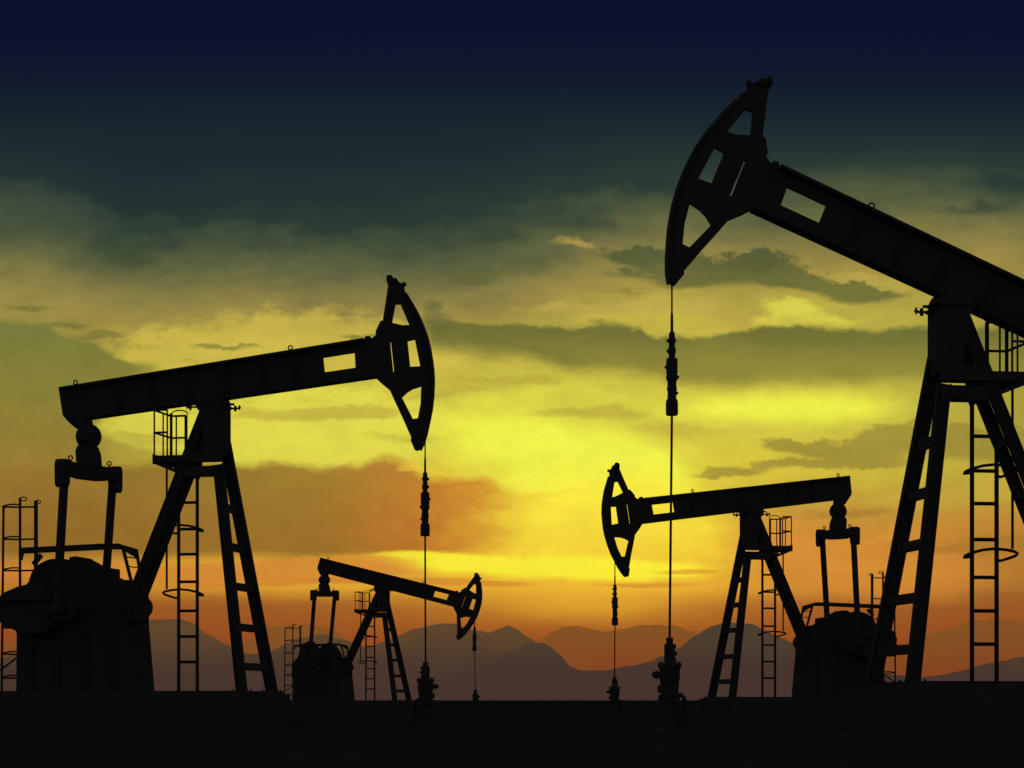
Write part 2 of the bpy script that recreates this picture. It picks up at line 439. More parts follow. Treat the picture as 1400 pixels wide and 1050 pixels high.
# ------------------------------------------------------------------ mesh builder
class MB:
    def __init__(self):
        self.bm = bmesh.new()

    def _hull(self, a, b):
        """two equal rings -> closed prism"""
        n = len(a)
        va = [self.bm.verts.new(p) for p in a]
        vb = [self.bm.verts.new(p) for p in b]
        for i in range(n):
            j = (i + 1) % n
            self.bm.faces.new((va[i], va[j], vb[j], vb[i]))
        self.bm.faces.new(va[::-1])
        self.bm.faces.new(vb)
        return self

    def box(self, x0, x1, y0, y1, z0, z1):
        return self._hull([(x0, y0, z0), (x1, y0, z0), (x1, y1, z0), (x0, y1, z0)],
                          [(x0, y0, z1), (x1, y0, z1), (x1, y1, z1), (x0, y1, z1)])

    def prism_y(self, pts, y0, y1):
        return self._hull([(x, y0, z) for x, z in pts], [(x, y1, z) for x, z in pts])

    def prism_x(self, pts, x0, x1):
        return self._hull([(x0, y, z) for y, z in pts], [(x1, y, z) for y, z in pts])

    def bar(self, a, b, w, d, side=(0, 1, 0)):
        """rectangular bar a->b; d along side, w across"""
        a, b, s = Vector(a), Vector(b), Vector(side)
        t = (b - a).normalized()
        s = (s - t * s.dot(t)).normalized()
        u = t.cross(s)
        r = [u * w / 2 + s * d / 2, -u * w / 2 + s * d / 2, -u * w / 2 - s * d / 2, u * w / 2 - s * d / 2]
        return self._hull([a + k for k in r], [b + k for k in r])

    def ibar(self, a, b, w, d, side=(0, 1, 0), t=0.02):
        """rolled I-section: web plus two flanges"""
        a, b, s = Vector(a), Vector(b), Vector(side)
        tt = (b - a).normalized()
        s = (s - tt * s.dot(tt)).normalized()
        u = tt.cross(s)
        for k in (-1, 1):
            o = u * (w / 2 - t / 2) * k
            self.bar(a + o, b + o, t, d, s)
        return self.bar(a, b, w - 2 * t, t, s)

    def cyl(self, a, b, r, r2=None, n=16):
        r2 = r if r2 is None else r2
        a, b = Vector(a), Vector(b)
        t = (b - a).normalized()
        s = t.orthogonal().normalized()
        u = t.cross(s)
        ring = [(math.cos(2 * PI * i / n), math.sin(2 * PI * i / n)) for i in range(n)]
        return self._hull([a + s * (c * r) + u * (q * r) for c, q in ring],
                          [b + s * (c * r2) + u * (q * r2) for c, q in ring])

    def tube(self, pts, r, n=8):
        pts = [Vector(p) for p in pts]
        rings = []
        prev = None
        for i, p in enumerate(pts):
            t = ((pts[i + 1] if i + 1 < len(pts) else p) - (pts[i - 1] if i else p)).normalized()
            s = t.orthogonal().normalized() if prev is None else (prev - t * prev.dot(t)).normalized()
            prev = s
            u = t.cross(s)
            rings.append([self.bm.verts.new(p + s * (math.cos(2 * PI * k / n) * r) + u * (math.sin(2 * PI * k / n) * r)) for k in range(n)])
        for A, B in zip(rings, rings[1:]):
            for k in range(n):
                j = (k + 1) % n
                self.bm.faces.new((A[k], A[j], B[j], B[k]))
        self.bm.faces.new(rings[0][::-1])
        self.bm.faces.new(rings[-1])
        return self

    def lathe(self, prof, c=(0, 0, 0), n=20):
        """profile (r, z) about a vertical axis"""
        c = Vector(c)
        rings = [[self.bm.verts.new(c + Vector((r * math.cos(2 * PI * k / n), r * math.sin(2 * PI * k / n), z))) for k in range(n)] for r, z in prof]
        for A, B in zip(rings, rings[1:]):
            for k in range(n):
                j = (k + 1) % n
                self.bm.faces.new((A[k], A[j], B[j], B[k]))
        self.bm.faces.new(rings[0][::-1])
        self.bm.faces.new(rings[-1])
        return self

    def ball(self, c, r, n=20, sy=1.0):
        m = Matrix.Translation(Vector(c)) @ Matrix.Diagonal((1, sy, 1, 1))
        bmesh.ops.create_uvsphere(self.bm, u_segments=n, v_segments=n // 2, radius=r, matrix=m)
        return self

    def eye(self, c, r=0.05, tr=0.014, stalk=0.04):
        """lifting eye standing on c"""
        c = Vector(c)
        self.cyl(c - Vector((0, 0, 0.05)), c + Vector((0, 0, stalk)), tr * 1.5, n=8)
        o = c + Vector((0, 0, stalk + r))
        pts = [o + Vector((math.cos(a) * r, 0, math.sin(a) * r)) for a in [2 * PI * i / 16 - PI / 2 for i in range(17)]]
        return self.tube(pts, tr, 6)

    def build(self, name, mat, parent=None, loc=(0, 0, 0), bevel=0.0):
        bmesh.ops.recalc_face_normals(self.bm, faces=self.bm.faces)
        if bevel:
            es = [e for e in self.bm.edges if len(e.link_faces) == 2 and e.calc_face_angle(0) > 0.6]
            bmesh.ops.bevel(self.bm, geom=es, offset=bevel, segments=1, affect='EDGES', clamp_overlap=True)
        me = bpy.data.meshes.new(name)
        self.bm.to_mesh(me)
        self.bm.free()
        me.materials.append(mat)
        o = bpy.data.objects.new(name, me)
        C.objects.link(o)
        o.location = loc
        o.parent = parent
        return o


def plate_mesh(outline, holes, thick, name):
    """flat plate in the XZ plane with holes, thickness along Y"""
    cu = bpy.data.curves.new(name, 'CURVE')
    cu.dimensions = '2D'
    cu.fill_mode = 'BOTH'
    cu.extrude = thick / 2
    for ring in [outline] + holes:
        sp = cu.splines.new('POLY')
        sp.points.add(len(ring) - 1)
        for p, (x, z) in zip(sp.points, ring):
            p.co = (x, z, 0, 1)
        sp.use_cyclic_u = True
    o = bpy.data.objects.new(name, cu)
    C.objects.link(o)
    dg = bpy.context.evaluated_depsgraph_get()
    me = bpy.data.meshes.new_from_object(o.evaluated_get(dg))
    bpy.data.objects.remove(o)
    bpy.data.curves.remove(cu)
    for v in me.vertices:
        x, z, y = v.co
        v.co = (x, -y, z)
    me.name = name
    return me


def add_mesh(bm, me):
    bm.from_mesh(me)
    bpy.data.meshes.remove(me)


def tag(o, label, cat, group=None):
    o['label'] = label
    o['category'] = cat
    if group:
        o['group'] = group
    return o


# ------------------------------------------------------------------ jack frames
YAW = math.radians(20.0)


class Frame:
    """where one pumpjack stands; local X runs to the horse head, local Y away from the viewer"""
    def __init__(self, R, mirror, k=1.0):
        self.R = Vector(R)
        self.k = k
        self.mirror = mirror
        a = math.atan2(R[0], R[1])
        v = Vector((math.sin(a), math.cos(a), 0))
        r = Vector((math.cos(a), -math.sin(a), 0))
        k = -1 if mirror else 1
        self.ex = r * (k * math.cos(YAW)) - v * math.sin(YAW)
        self.ey = v * math.cos(YAW) + r * (k * math.sin(YAW))
        base = -self.ex if mirror else self.ex
        self.rotz = math.atan2(base.y, base.x)

    def world(self, p):
        return self.R + self.ex * (p[0] * self.k) + self.ey * (p[1] * self.k) + Vector((0, 0, p[2]))

    def pix(self, p):
        w = self.world(p)
        return (700 + F * w.x / w.y, HOR - F * (w.z - CAM_H) / w.y)

    def un(self, px, py, ly=0.0):
        """local x, z of the sight line through (px, py) where it meets the plane y = ly"""
        d = Vector(((px - 700) / F, 1.0, (HOR - py) / F))
        c0 = Vector((0, 0, CAM_H))
        s = (ly * self.k + (self.R - c0).dot(self.ey)) / d.dot(self.ey)
        q = c0 + d * s - self.R
        return (q.dot(self.ex) / self.k, q.z)


DA = 45.0
FA = Frame(((290 - 700) / F * DA, DA, CAM_H + 9.0 / F * DA), False)


def P(px, py, ly=0.0):
    x, z = FA.un(px, py, ly)
    return (x, ly, z)


z1 = lambda x, y: (x / 3.5, 480 + y / 3.5)
z2 = lambda x, y: (x / 3.5, 680 + y / 3.5)
z3 = lambda x, y: (380 + x / 3.75, 360 + y / 3.75)

ELBOW = P(315.7, 611.4, 0.45)


def solve_frame(depth, px, py, mirror, k=1.0):
    R = [(px - 700) / F * depth, depth, 0.7]
    for _ in range(30):
        f = Frame(R, mirror, k)
        x, y = f.pix(ELBOW)
        R[0] += (px - x) / F * depth
        R[2] += (y - py) / F * depth
    return Frame(R, mirror, k)


FRAMES = [FA, solve_frame(34.34, 1268.0, 496.7, True, 1.004),
          solve_frame(69.95, 1011.1, 737.8, True, 1.055), solve_frame(116.2, 533.3, 827.6, False, 1.189)]

# beam angle of the measured jack, pivot, and neutral (level) coordinates
pv = P(291, 552)
PIV = Vector((pv[0], 0, pv[2]))
a0, a1 = P(81, 530.9), P(498.7, 463.5)
ANG_A = math.atan2(a1[2] - a0[2], a1[0] - a0[0])


def level(pt, ly=0.0):
    """photo point on the beam -> beam coordinates (pivot at origin, beam level)"""
    x, _, z = P(pt[0], pt[1], ly)
    dx, dz = x - PIV.x, z - PIV.z
    c, s = math.cos(-ANG_A), math.sin(-ANG_A)
    return (dx * c - dz * s, dx * s + dz * c)


def turned(v, ang):
    c, s = math.cos(ang), math.sin(ang)
    return Vector((PIV.x + v[0] * c - v[1] * s, 0, PIV.z + v[0] * s + v[1] * c))


TIP, TOP = level(z3(714, 963)), level(z3(573, 62))


ANGS = [ANG_A, 0.4034, -0.1315, -0.2905]      # how far each beam is tipped
for f, a in zip(FRAMES, ANGS):
    print('jack', [round(k, 2) for k in f.R], 'beam', round(math.degrees(a), 1))

# ------------------------------------------------------------------ the pumpjack (measured once, copied after)
HEADOUT = [z3(*p) for p in [(557, 85), (565, 65), (580, 60), (592, 76), (607, 76), (615, 90), (632, 103), (644, 103), (646, 96), (654, 98),
           (655, 112), (646, 120), (650, 155), (680, 205), (710, 258), (738, 322), (757, 375), (771, 430), (781, 490), (788, 545),
           (791, 600), (788, 680), (780, 750), (766, 818), (754, 872), (740, 918), (722, 956), (714, 963), (703, 958), (690, 925),
           (683, 910), (686, 895), (640, 790), (600, 705), (578, 655), (530, 615), (500, 585), (470, 592), (470, 392), (487, 384), (505, 368),
           (503, 350), (528, 297), (540, 295), (555, 200), (567, 115)]]
HEADHOLES = [[z3(*p) for p in q] for q in (
    [(600, 212), (630, 210), (676, 318), (640, 318), (583, 305)],
    [(662, 400), (704, 390), (732, 529), (676, 532)],
    [(573, 405), (582, 405), (598, 558), (589, 558)],
    [(737, 630), (734, 720), (720, 795), (691, 800), (634, 688), (662, 662), (690, 645)])]


def make_beam(root):
    outline = [z1(283, 178), z3(445, 388), z3(452, 374), z3(472, 374), z3(480, 388), z3(510, 380), z3(510, 586), z3(500, 587), z1(425, 327),
               z1(425, 350), z1(378, 375), z1(352, 360), z1(320, 330), z1(302, 305)]
    hole = [z3(231, 485), z3(395, 459), z3(400, 536), z3(239, 560)]
    b = MB()
    add_mesh(b.bm, plate_mesh([level(p) for p in outline], [[level(p) for p in hole]], 0.07, 'web'))
    # flanges
    t0, t1 = level(z1(283, 178)), level(z3(445, 388))
    u0, u1 = level(z1(425, 327)), level(z3(500, 587))
    off = 0.030
    b.bar((t0[0] + 0.06, 0, t0[1] - off), (t1[0], 0, t1[1] - off), 0.05, 0.34)
    b.bar((u0[0], 0, u0[1] + off), (u1[0], 0, u1[1] + off), 0.05, 0.34)
    v0, v1 = level(z1(300, 305)), level(z1(378, 370))
    b.bar((v0[0] + 0.07, 0, v0[1] - 0.03), (v1[0], 0, v1[1]), 0.05, 0.24)
    for k in (0.12, 0.24, 0.36, 0.5, 0.62, 0.74):      # web stiffeners
        x = u0[0] + (u1[0] - u0[0]) * k
        zb = u0[1] + (u1[1] - u0[1]) * k + off
        zt = t0[1] + (t1[1] - t0[1]) * ((x - t0[0]) / (t1[0] - t0[0])) - off
        b.box(x - 0.012, x + 0.012, -0.1, 0.1, zb, zt)
    beam = b.build('walking_beam', M_STEEL, root, PIV)
    beam.rotation_euler = (0, -ANG_A, 0)
    # horse head
    h = MB()
    add_mesh(h.bm, plate_mesh([level(p) for p in HEADOUT], [[level(p) for p in q] for q in HEADHOLES], 0.09, 'head'))
    arc = [level(p) for p in HEADOUT[12:27]]
    for p, q in zip(arc, arc[1:]):                   # curved wear plate
        d = Vector((q[0] - p[0], q[1] - p[1])).normalized()
        n = Vector((d.y, -d.x)) * -0.022
        h.bar((p[0] + n.x, 0, p[1] + n.y), (q[0] + n.x, 0, q[1] + n.y), 0.03, 0.20)
    c = level(z3(600, 95))
    h.cyl((c[0], -0.16, c[1]), (c[0], 0.16, c[1]), 0.05)
    c = level(z3(576, 78))
    h.cyl((c[0], -0.11, c[1]), (c[0], 0.11, c[1]), 0.055)
    c = level(z3(648, 106))
    h.cyl((c[0], -0.09, c[1]), (c[0], 0.09, c[1]), 0.025, n=8)
    h.build('horse_head', M_STEEL, beam)
    for q in (z3(65, 447), z1(363, 163)):
        c = level(q)
        MB().eye((c[0], 0, c[1] - 0.005), 0.043, 0.014, 0.02).build('lifting_eye', M_IRON, beam)
    c = level(z1(424, 410))
    b = MB().ball((c[0], 0, c[1]), 0.275, 28, 0.9)
    b.cyl((c[0], -0.24, c[1]), (c[0], 0.24, c[1]), 0.12)
    t = level(z1(405, 345))
    b.bar((t[0], 0, t[1] + 0.1), (c[0], 0, c[1]), 0.24, 0.24)
    b.build('tail_bearing', M_IRON, beam)
    return beam


LEGS = [  # top, bottom (photo), depth offset top, bottom
    ((1048, 570), (1156, 1622), -0.44, -0.90), ((1091, 520), (1300, 1622), 0.44, 0.90),
    ((857, 600), (857 - 195 * 2.04, 1622), -0.44, -0.60), ((907, 600), (907 - 195 * 2.04, 1622), 0.44, 0.60)]
LEVELS = [755, 942, 1131, 1326, 1512]       # rows of the leg braces in the close-up


def leg_line(i):
    a, b, ya, yb = LEGS[i]
    A = Vector(P(*z1(*a), ya))
    B = Vector(P(*z1(*b), yb))
    if B.z < 0.02 or B.z > 0:
        t = (0.02 - A.z) / (B.z - A.z)
        B = A + (B - A) * t
    if i >= 2:                              # rear legs run on up to the saddle
        A = A + (A - B) * ((PIV.z - 0.03 - A.z) / (A.z - B.z))
    else:
        A = A + (A - B) * ((0.12 if i == 0 else 0.35) / (A.z - B.z))
    return A, B


def make_post(root):
    for i in range(4):
        A, B = leg_line(i)
        m = MB()
        m.ibar(A, B, (0.215, 0.24, 0.18, 0.18)[i], 0.12, (0, 1, 0), 0.022)
        m.box(B.x - 0.2, B.x + 0.2, B.y - 0.18, B.y + 0.18, 0.0, 0.045)
        for sx in (-1, 1):
            for sy in (-1, 1):
                m.cyl((B.x + sx * 0.15, B.y + sy * 0.13, 0.045), (B.x + sx * 0.15, B.y + sy * 0.13, 0.075), 0.022, n=8)
        m.build('leg', M_STEEL, root)
    for pair in ((0, 1), (2, 3)):
        A0, B0 = leg_line(pair[0])
        A1, B1 = leg_line(pair[1])
        for k, row in enumerate(LEVELS):
            zz = P(*z1(1140 if pair[0] == 0 else 720, row), 0)[2]
            if pair[0] == 2 and k > 3:
                continue
            p = A0 + (B0 - A0) * ((A0.z - zz) / (A0.z - B0.z))
            q = A1 + (B1 - A1) * ((A1.z - zz) / (A1.z - B1.z))
            h = 0.155 if pair[0] == 0 else 0.12
            MB().bar(p, q, 0.1, h, (0, 0, 1)).build('leg_brace', M_STEEL, root)
    # saddle block on top of the legs
    r = P(*z1(1105, 460), 0.45)
    l = P(*z1(952, 300), -0.45)
    zt = P(*z1(1010, 262), 0)[2]
    zb = P(*z1(1060, 500), 0)[2]
    m = MB()
    xg = P(*z1(1003, 450), 0)[0] + 0.03
    zg = P(*z1(1003, 424), 0)[2]
    m.prism_y([(l[0], zt), (r[0], zt), (r[0], r[2] - 0.02), (r[0] - 0.02, zb), (xg, zb), (xg, zg), (xg - 0.10, zg + 0.12), (l[0] + 0.02, zg + 0.14)], -0.45, 0.45)
    m.box(l[0] - 0.03, r[0] + 0.03, -0.48, 0.48, zt - 0.03, zt + 0.025)
    # tie members between the front and rear legs
    for s in (-1, 1):
        ly = 0.46 * s
        for (ra, rb, x0, x1) in ((478, 530, 880, 1060), (552, 600, 885, 1060)):
            a, b = P(*z1(x0, ra), ly), P(*z1(x1, rb), ly)
            m.box(a[0], b[0], ly - 0.05, ly + 0.05, b[2], a[2])
    m.build('saddle_post', M_STEEL, root, bevel=0.006)
    m = MB()
    m.cyl((PIV.x, -0.40, PIV.z), (PIV.x, 0.40, PIV.z), 0.25, n=24)
    m.box(PIV.x - 0.34, PIV.x + 0.34, -0.24, 0.24, zt + 0.025, PIV.z + 0.02)
    for s, ex in ((1, 0.54), (-1, 0.52)):
        zz = PIV.z - 0.085
        m.tube([(PIV.x + s * 0.2, s * 0.2, zz), (PIV.x + s * 0.46, s * 0.2, zz), (PIV.x + s * ex, s * 0.2, zz + 0.02)], 0.022)
        m.cyl((PIV.x + s * 0.42, s * 0.2, zz - 0.06), (PIV.x + s * 0.42, s * 0.2, zz + 0.06), 0.03, n=8)
        m.cyl((PIV.x + s * (ex - 0.03), s * 0.2, zz - 0.035), (PIV.x + s * (ex - 0.03), s * 0.2, zz + 0.07), 0.018, n=8)
        m.cyl((PIV.x + s * 0.3, s * 0.2, zz + 0.09), (PIV.x + s * 0.40, s * 0.2, zz + 0.09), 0.025, n=8)
    m.build('center_bearing', M_IRON, root, bevel=0.004)


def make_platform(root):
    y0, y1 = -0.48, 0.48
    # corners from the photo: near-left, far-left, rail end by the post
    fl = P(*z1(735, 500), y0)
    zf = fl[2]
    xl = fl[0]
    xr = P(*z1(915, 500), y1)[0] + 0.25
    pl = MB()
    pl.box(xl, xr, y0, y1, zf - 0.15, zf)
    pl.box(xl - 0.02, xl, y0 - 0.02, y1 + 0.02, zf - 0.17, zf + 0.03)
    a = P(*z1(742, 548), y0)
    b = P(*z1(850, 583), y0)
    for ly in (y0 + 0.03, y1 - 0.03):
        pl.bar((a[0] + 0.06, ly, zf - 0.17), (a[0] + 0.62, ly, zf - 0.40), 0.07, 0.05)
    o = pl.build('service_platform', M_STEEL, root)
    zt = P(*z1(740, 283), y0)[2]
    zm = P(*z1(742, 390), y0)[2]
    nrail = 0.022
    for zz in (zt, zm):
        MB().tube([(xl + 0.3, y0, zz), (xl + 0.015, y0, zz), (xl + 0.015, y1, zz), (xr - 0.35, y1, zz)], nrail).build('handrail', M_STEEL, o)
    posts = [(xl + 0.015, y0, 0.019), (xl + 0.015, 0.02, 0.017), (xl + 0.015, y1, 0.032),
             (xl + 0.3, y0, 0.019), (xl + 0.13, y1, 0.017), (xl + 0.33, y1, 0.019), (xr - 0.35, y1, 0.02)]
    for x, y, rr in posts:
        MB().cyl((x, y, zf - 0.02), (x, y, zt + (0.06 if rr > 0.02 else 0)), rr, n=8).build('rail_post', M_STEEL, o)
    # hooped gate top seen over the platform
    g = MB()
    c = Vector((xl + 0.2, y1, zt + 0.02))
    g.tube([c + Vector((math.cos(t) * 0.19, 0, math.sin(t) * 0.10)) for t in [PI * i / 10 for i in range(11)]], 0.013)
    g.build('hoop_rail', M_STEEL, o)


def make_ladder(root):
    ly = 0.85
    top = P(*z1(900, 600), ly)[2] + 0.1
    xa, xb = P(*z1(854, 1200), ly)[0], P(*z1(943, 1200), ly)[0]
    lad = MB().box(xa - 0.026, xa + 0.036, ly - 0.02, ly + 0.02, 0.0, top).build('ladder', M_STEEL, root)
    MB().box(xb - 0.026, xb + 0.036, ly - 0.02, ly + 0.02, 0.0, top).build('side_rail', M_STEEL, lad)
    for row in (725, 852, 972, 1104, 1243, 1366, 1488):
        zz = P(*z1(900, row), ly)[2]
        MB().cyl((xa, ly, zz), (xb, ly, zz), 0.031, n=8).build('rung', M_STEEL, lad)
    for dy in (0, 308):                       # safety hoops
        pts = [(943, 858, 0.6), (972, 862, 0.52), (968, 856, 0.44), (945, 846, 0.34), (905, 836, 0.25), (862, 832, 0.2), (820, 836, 0.22),
               (790, 842, 0.3), (780, 848, 0.4), (786, 856, 0.5), (815, 866, 0.62), (842, 874, 0.66), (856, 868, 0.6)]
        h = [Vector(P(*z1(x, y + dy), l * 1.42)) for x, y, l in pts]
        MB().tube(h, 0.025).build('safety_hoop', M_STEEL, lad)
    a = P(*z1(798, 1140), 0.57)
    zt = P(*z1(798, 540), 0.57)[2]
    MB().box(a[0] - 0.018, a[0] + 0.018, 0.555, 0.585, a[2], zt).build('cage_bar', M_STEEL, lad)


TAIL = level(z1(424, 410))
TAIL_A = turned(TAIL, ANG_A)
YE = 1.46
NEAR = Vector(P(*z1(310, 556), -YE))
FAR = Vector(P(*z1(541, 592), YE))
KX, KZ = P(85, 832, -1.35)[0], P(85, 832, -1.35)[2]


def make_equalizer(root):
    c = TAIL_A
    # in local coordinates about the tail bearing
    n, f = NEAR - c, FAR - c
    xm = (n.x + f.x) / 2
    zc = (n.z + f.z) / 2
    tilt = (f.z - n.z) / (2 * YE)
    L = lambda y, dz: (y, zc + tilt * y + dz)
    m = MB()
    half = [(1.24, -0.33), (1.30, -0.40), (1.50, -0.40), (1.56, -0.33), (1.57, 0.08), (1.52, 0.16), (1.42, 0.18), (1.2, 0.15), (0.9, 0.13), (0.5, 0.13)]
    low = [(-1.2, -0.12), (-0.5, -0.19), (0.5, -0.19), (1.2, -0.12)]
    prof = low + half + [(-y, z) for y, z in half[::-1]]
    m.prism_x([L(y, z) for y, z in prof], xm - 0.10, xm + 0.10)
    m.prism_y([(xm - 0.22, zc + 0.1), (xm + 0.2, zc + 0.1), (xm + 0.18, zc + 0.35), (0.14, -0.2), (-0.17, -0.2), (xm - 0.24, zc + 0.42)], -0.2, 0.2)
    o = m.build('equalizer_bar', M_STEEL, root, c, bevel=0.008)
    for y in (-0.99, 1.05):
        q = L(y, 0.155)
        MB().eye((xm, q[0], q[1]), 0.045, 0.014, 0.02).build('lifting_eye', M_IRON, o)
    return o


def make_static(root):
    # foundation
    xr = P(383, 944, 0.9)[0]
    MB().box(-5.6, xr, -1.6, 1.6, -1.3, 0.0).build('foundation', M_CONC, root, bevel=0.02)
    m = MB()
    for s in (-1, 1):
        m.box(-5.3, xr - 0.1, s * 1.1 - 0.06, s * 1.1 + 0.06, 0.0, 0.05)
    m.build('base_rail', M_STEEL, root)
    # stand under the gear reducer
    w = 0.85
    pl = P(*z2(77, 920), -w)
    pt = P(*z2(80, 640), -w)
    qr = P(*z2(712, 592), w)
    qb = P(*z2(741, 925), w)
    zt = max(pt[2], qr[2])
    m = MB()
    m.prism_y([(pl[0], 0.0), (qb[0], 0.0), (qr[0], qr[2]), (pt[0], qr[2] - 0.1)], -w, w)
    for s in (-1, 1):
        for k in range(4):
            x = pl[0] + 0.35 + k * 0.6
            m.box(x - 0.03, x + 0.03, min(s * w, s * (w + 0.05)), max(s * w, s * (w + 0.05)), 0.0, qr[2] - 0.12)
    m.build('reducer_stand', M_STEEL, root)
    # gear reducer case
    outline = [(75, 650), (80, 480), (112, 428), (135, 405), (150, 360), (168, 336), (190, 316), (215, 303), (240, 295), (270, 292), (300, 293), (320, 298), (340, 303), (368, 303),
               (374, 292), (430, 292), (450, 303), (472, 314), (490, 325), (520, 338), (575, 345), (575, 385), (620, 405), (700, 405), (712, 450),
               (714, 600)]
    pts = []
    for x, y in outline:
        ly = -0.42 + 0.84 * min(1, max(0, (x - 300) / 140.0))
        p = P(*z2(x, y), ly)
        pts.append((p[0], p[2]))
    m = MB()
    m.prism_y(pts, -0.42, 0.42)
    cxk = KX
    m.cyl((cxk, -1.3, KZ), (cxk, 1.3, KZ), 0.12)
    m.build('gear_reducer', M_IRON, root, bevel=0.006)
    # brake drum and motor on the right
    c = P(*z2(672, 526), 1.0)
    m = MB().cyl((c[0], 0.88, c[2]), (c[0], 1.12, c[2]), 0.24, n=28)
    m.cyl((c[0], 0.8, c[2]), (c[0], 1.18, c[2]), 0.07)
    m.build('brake_drum', M_IRON, root)
    # guard frame over the reducer
    g = MB()
    ly = -0.6
    a, b, c2, d = (P(*z1(105, 955), ly), P(*z1(490, 936), ly), P(*z1(572, 935), ly), P(*z1(652, 958), ly))
    mid = P(*z1(300, 950), ly)
    g.bar(a, b, 0.125, 0.1)
    g.bar(b, c2, 0.12, 0.1)
    g.bar(c2, d, 0.10, 0.1)
    g.bar(P(*z1(108, 965), ly), P(*z1(100, 1000), ly), 0.05, 0.06)
    for u, v, wd in (((198, 975), (160, 1022), 0.10), ((172, 965), (168, 1060), 0.05), ((590, 950), (630, 1108), 0.055), ((652, 950), (676, 1090), 0.055),
                     ((640, 958), (657, 990), 0.08), ((590, 945), (640, 975), 0.06)):
        g.bar(P(*z1(*u), ly), P(*z1(*v), ly), wd, 0.06)
    go = g.build('guard_frame', M_STEEL, root)
    for u, v in (((604, 985), (660, 992)), ((616, 1030), (668, 1038))):
        MB().bar(P(*z1(*u), ly), P(*z1(*v), ly), 0.026, 0.03).build('step', M_STEEL, go)
    # access stair with hooked handles behind the reducer
    ly = 0.15
    q = lambda x, y: Vector(P(*z1(x, y), ly))
    zbot = 0.0
    st = MB()
    st.bar(q(96, 702), (q(96, 1500).x, ly, zbot), 0.045, 0.04)
    st.tube([q(96, 703), q(112, 698), (q(126, 702)), q(127, 710), q(118, 716), q(104, 716)], 0.013, 6)
    lad = st.build('access_stair', M_STEEL, root)
    m = MB().bar(q(172, 715), (q(172, 1500).x, ly, zbot), 0.07, 0.05)
    m.tube([q(172, 716), q(186, 712), (q(195, 717)), q(194, 725), q(184, 730)], 0.012, 6)
    m.build('stair_post', M_STEEL, lad)
    MB().bar(q(17, 740), (q(8, 1600).x, ly, zbot), 0.04, 0.035).build('stair_post', M_STEEL, lad)
    for row in (742, 896, 1046, 1194, 1320, 1446, 1560):
        MB().tube([q(14, row + 1), q(30, row - 5), q(60, row - 9), q(97, row - 8)], 0.017, 6).build('hoop_rung', M_STEEL, lad)
        MB().tube([q(10, row + 4), q(97, row + 5), q(172, row + 3)], 0.02, 6).build('stair_rung', M_STEEL, lad)
    MB().bar(q(-60, 1570), q(120, 1440), 0.035, 0.03).build('stair_brace', M_STEEL, lad)


def make_crank(root):
    for s in (-1, 1):
        m = MB()
        y = 1.20 * s
        pts = [(-0.28, 0.0), (-0.2, 0.22), (0.0, 0.28), (0.5, 0.2), (1.44, 0.16), (1.5, 0.0), (1.44, -0.16), (0.5, -0.2), (0.0, -0.28), (-0.2, -0.22)]
        m.prism_y(pts, y - 0.06, y + 0.06)
        m.cyl((0, y - 0.10, 0), (0, y + 0.10, 0), 0.2)
        o = m.build('crank_arm', M_IRON, root, (KX, 0, KZ), bevel=0.006)
        w = MB()
        for k in (-1, 1):
            w.prism_y([(0.3, 0.17 * k), (1.2, 0.15 * k), (1.46, 0.15 * k), (1.44, 0.22 * k), (1.30, 0.34 * k), (1.0, 0.46 * k), (0.72, 0.52 * k), (0.42, 0.5 * k), (0.25, 0.34 * k)], y - 0.14, y + 0.14)
        w.build('counterweight', M_IRON, o, bevel=0.01)


CRANK = [PI, PI + 0.35, PI - 0.12, math.radians(104)]
PINR = [0.25, 0.55, 0.25, 1.4]
CABLE = [  # photo: cable x at top, y of clamp bottom, x at the wellhead
    (581.2, 733, 581.8), (918.6, 568, 915.5), (840.7, 855, 840.2), (648.8, 890, 650.0)]
WELLTOP = [905, 872, 925, 942]


def make_pitmans(root, i, eq_shift):
    for s, e in ((-1, NEAR), (1, FAR)):
        top = e + eq_shift + Vector((0, 0, -0.05))
        pin = Vector((KX + math.cos(CRANK[i]) * PINR[i], 1.40 * s, KZ + math.sin(CRANK[i]) * PINR[i]))
        pin.x = top.x - 0.2
        if i == 3:
            pin.z = KZ + math.sin(CRANK[3]) * 1.4
        m = MB().bar(top, pin, 0.15, 0.11)
        m.cyl((top.x, top.y - 0.12, top.z), (top.x, top.y + 0.12, top.z), 0.07)
        m.cyl((pin.x, pin.y - 0.16, pin.z), (pin.x, pin.y + 0.14, pin.z), 0.13)
        m.build('pitman_arm', M_STEEL, root)


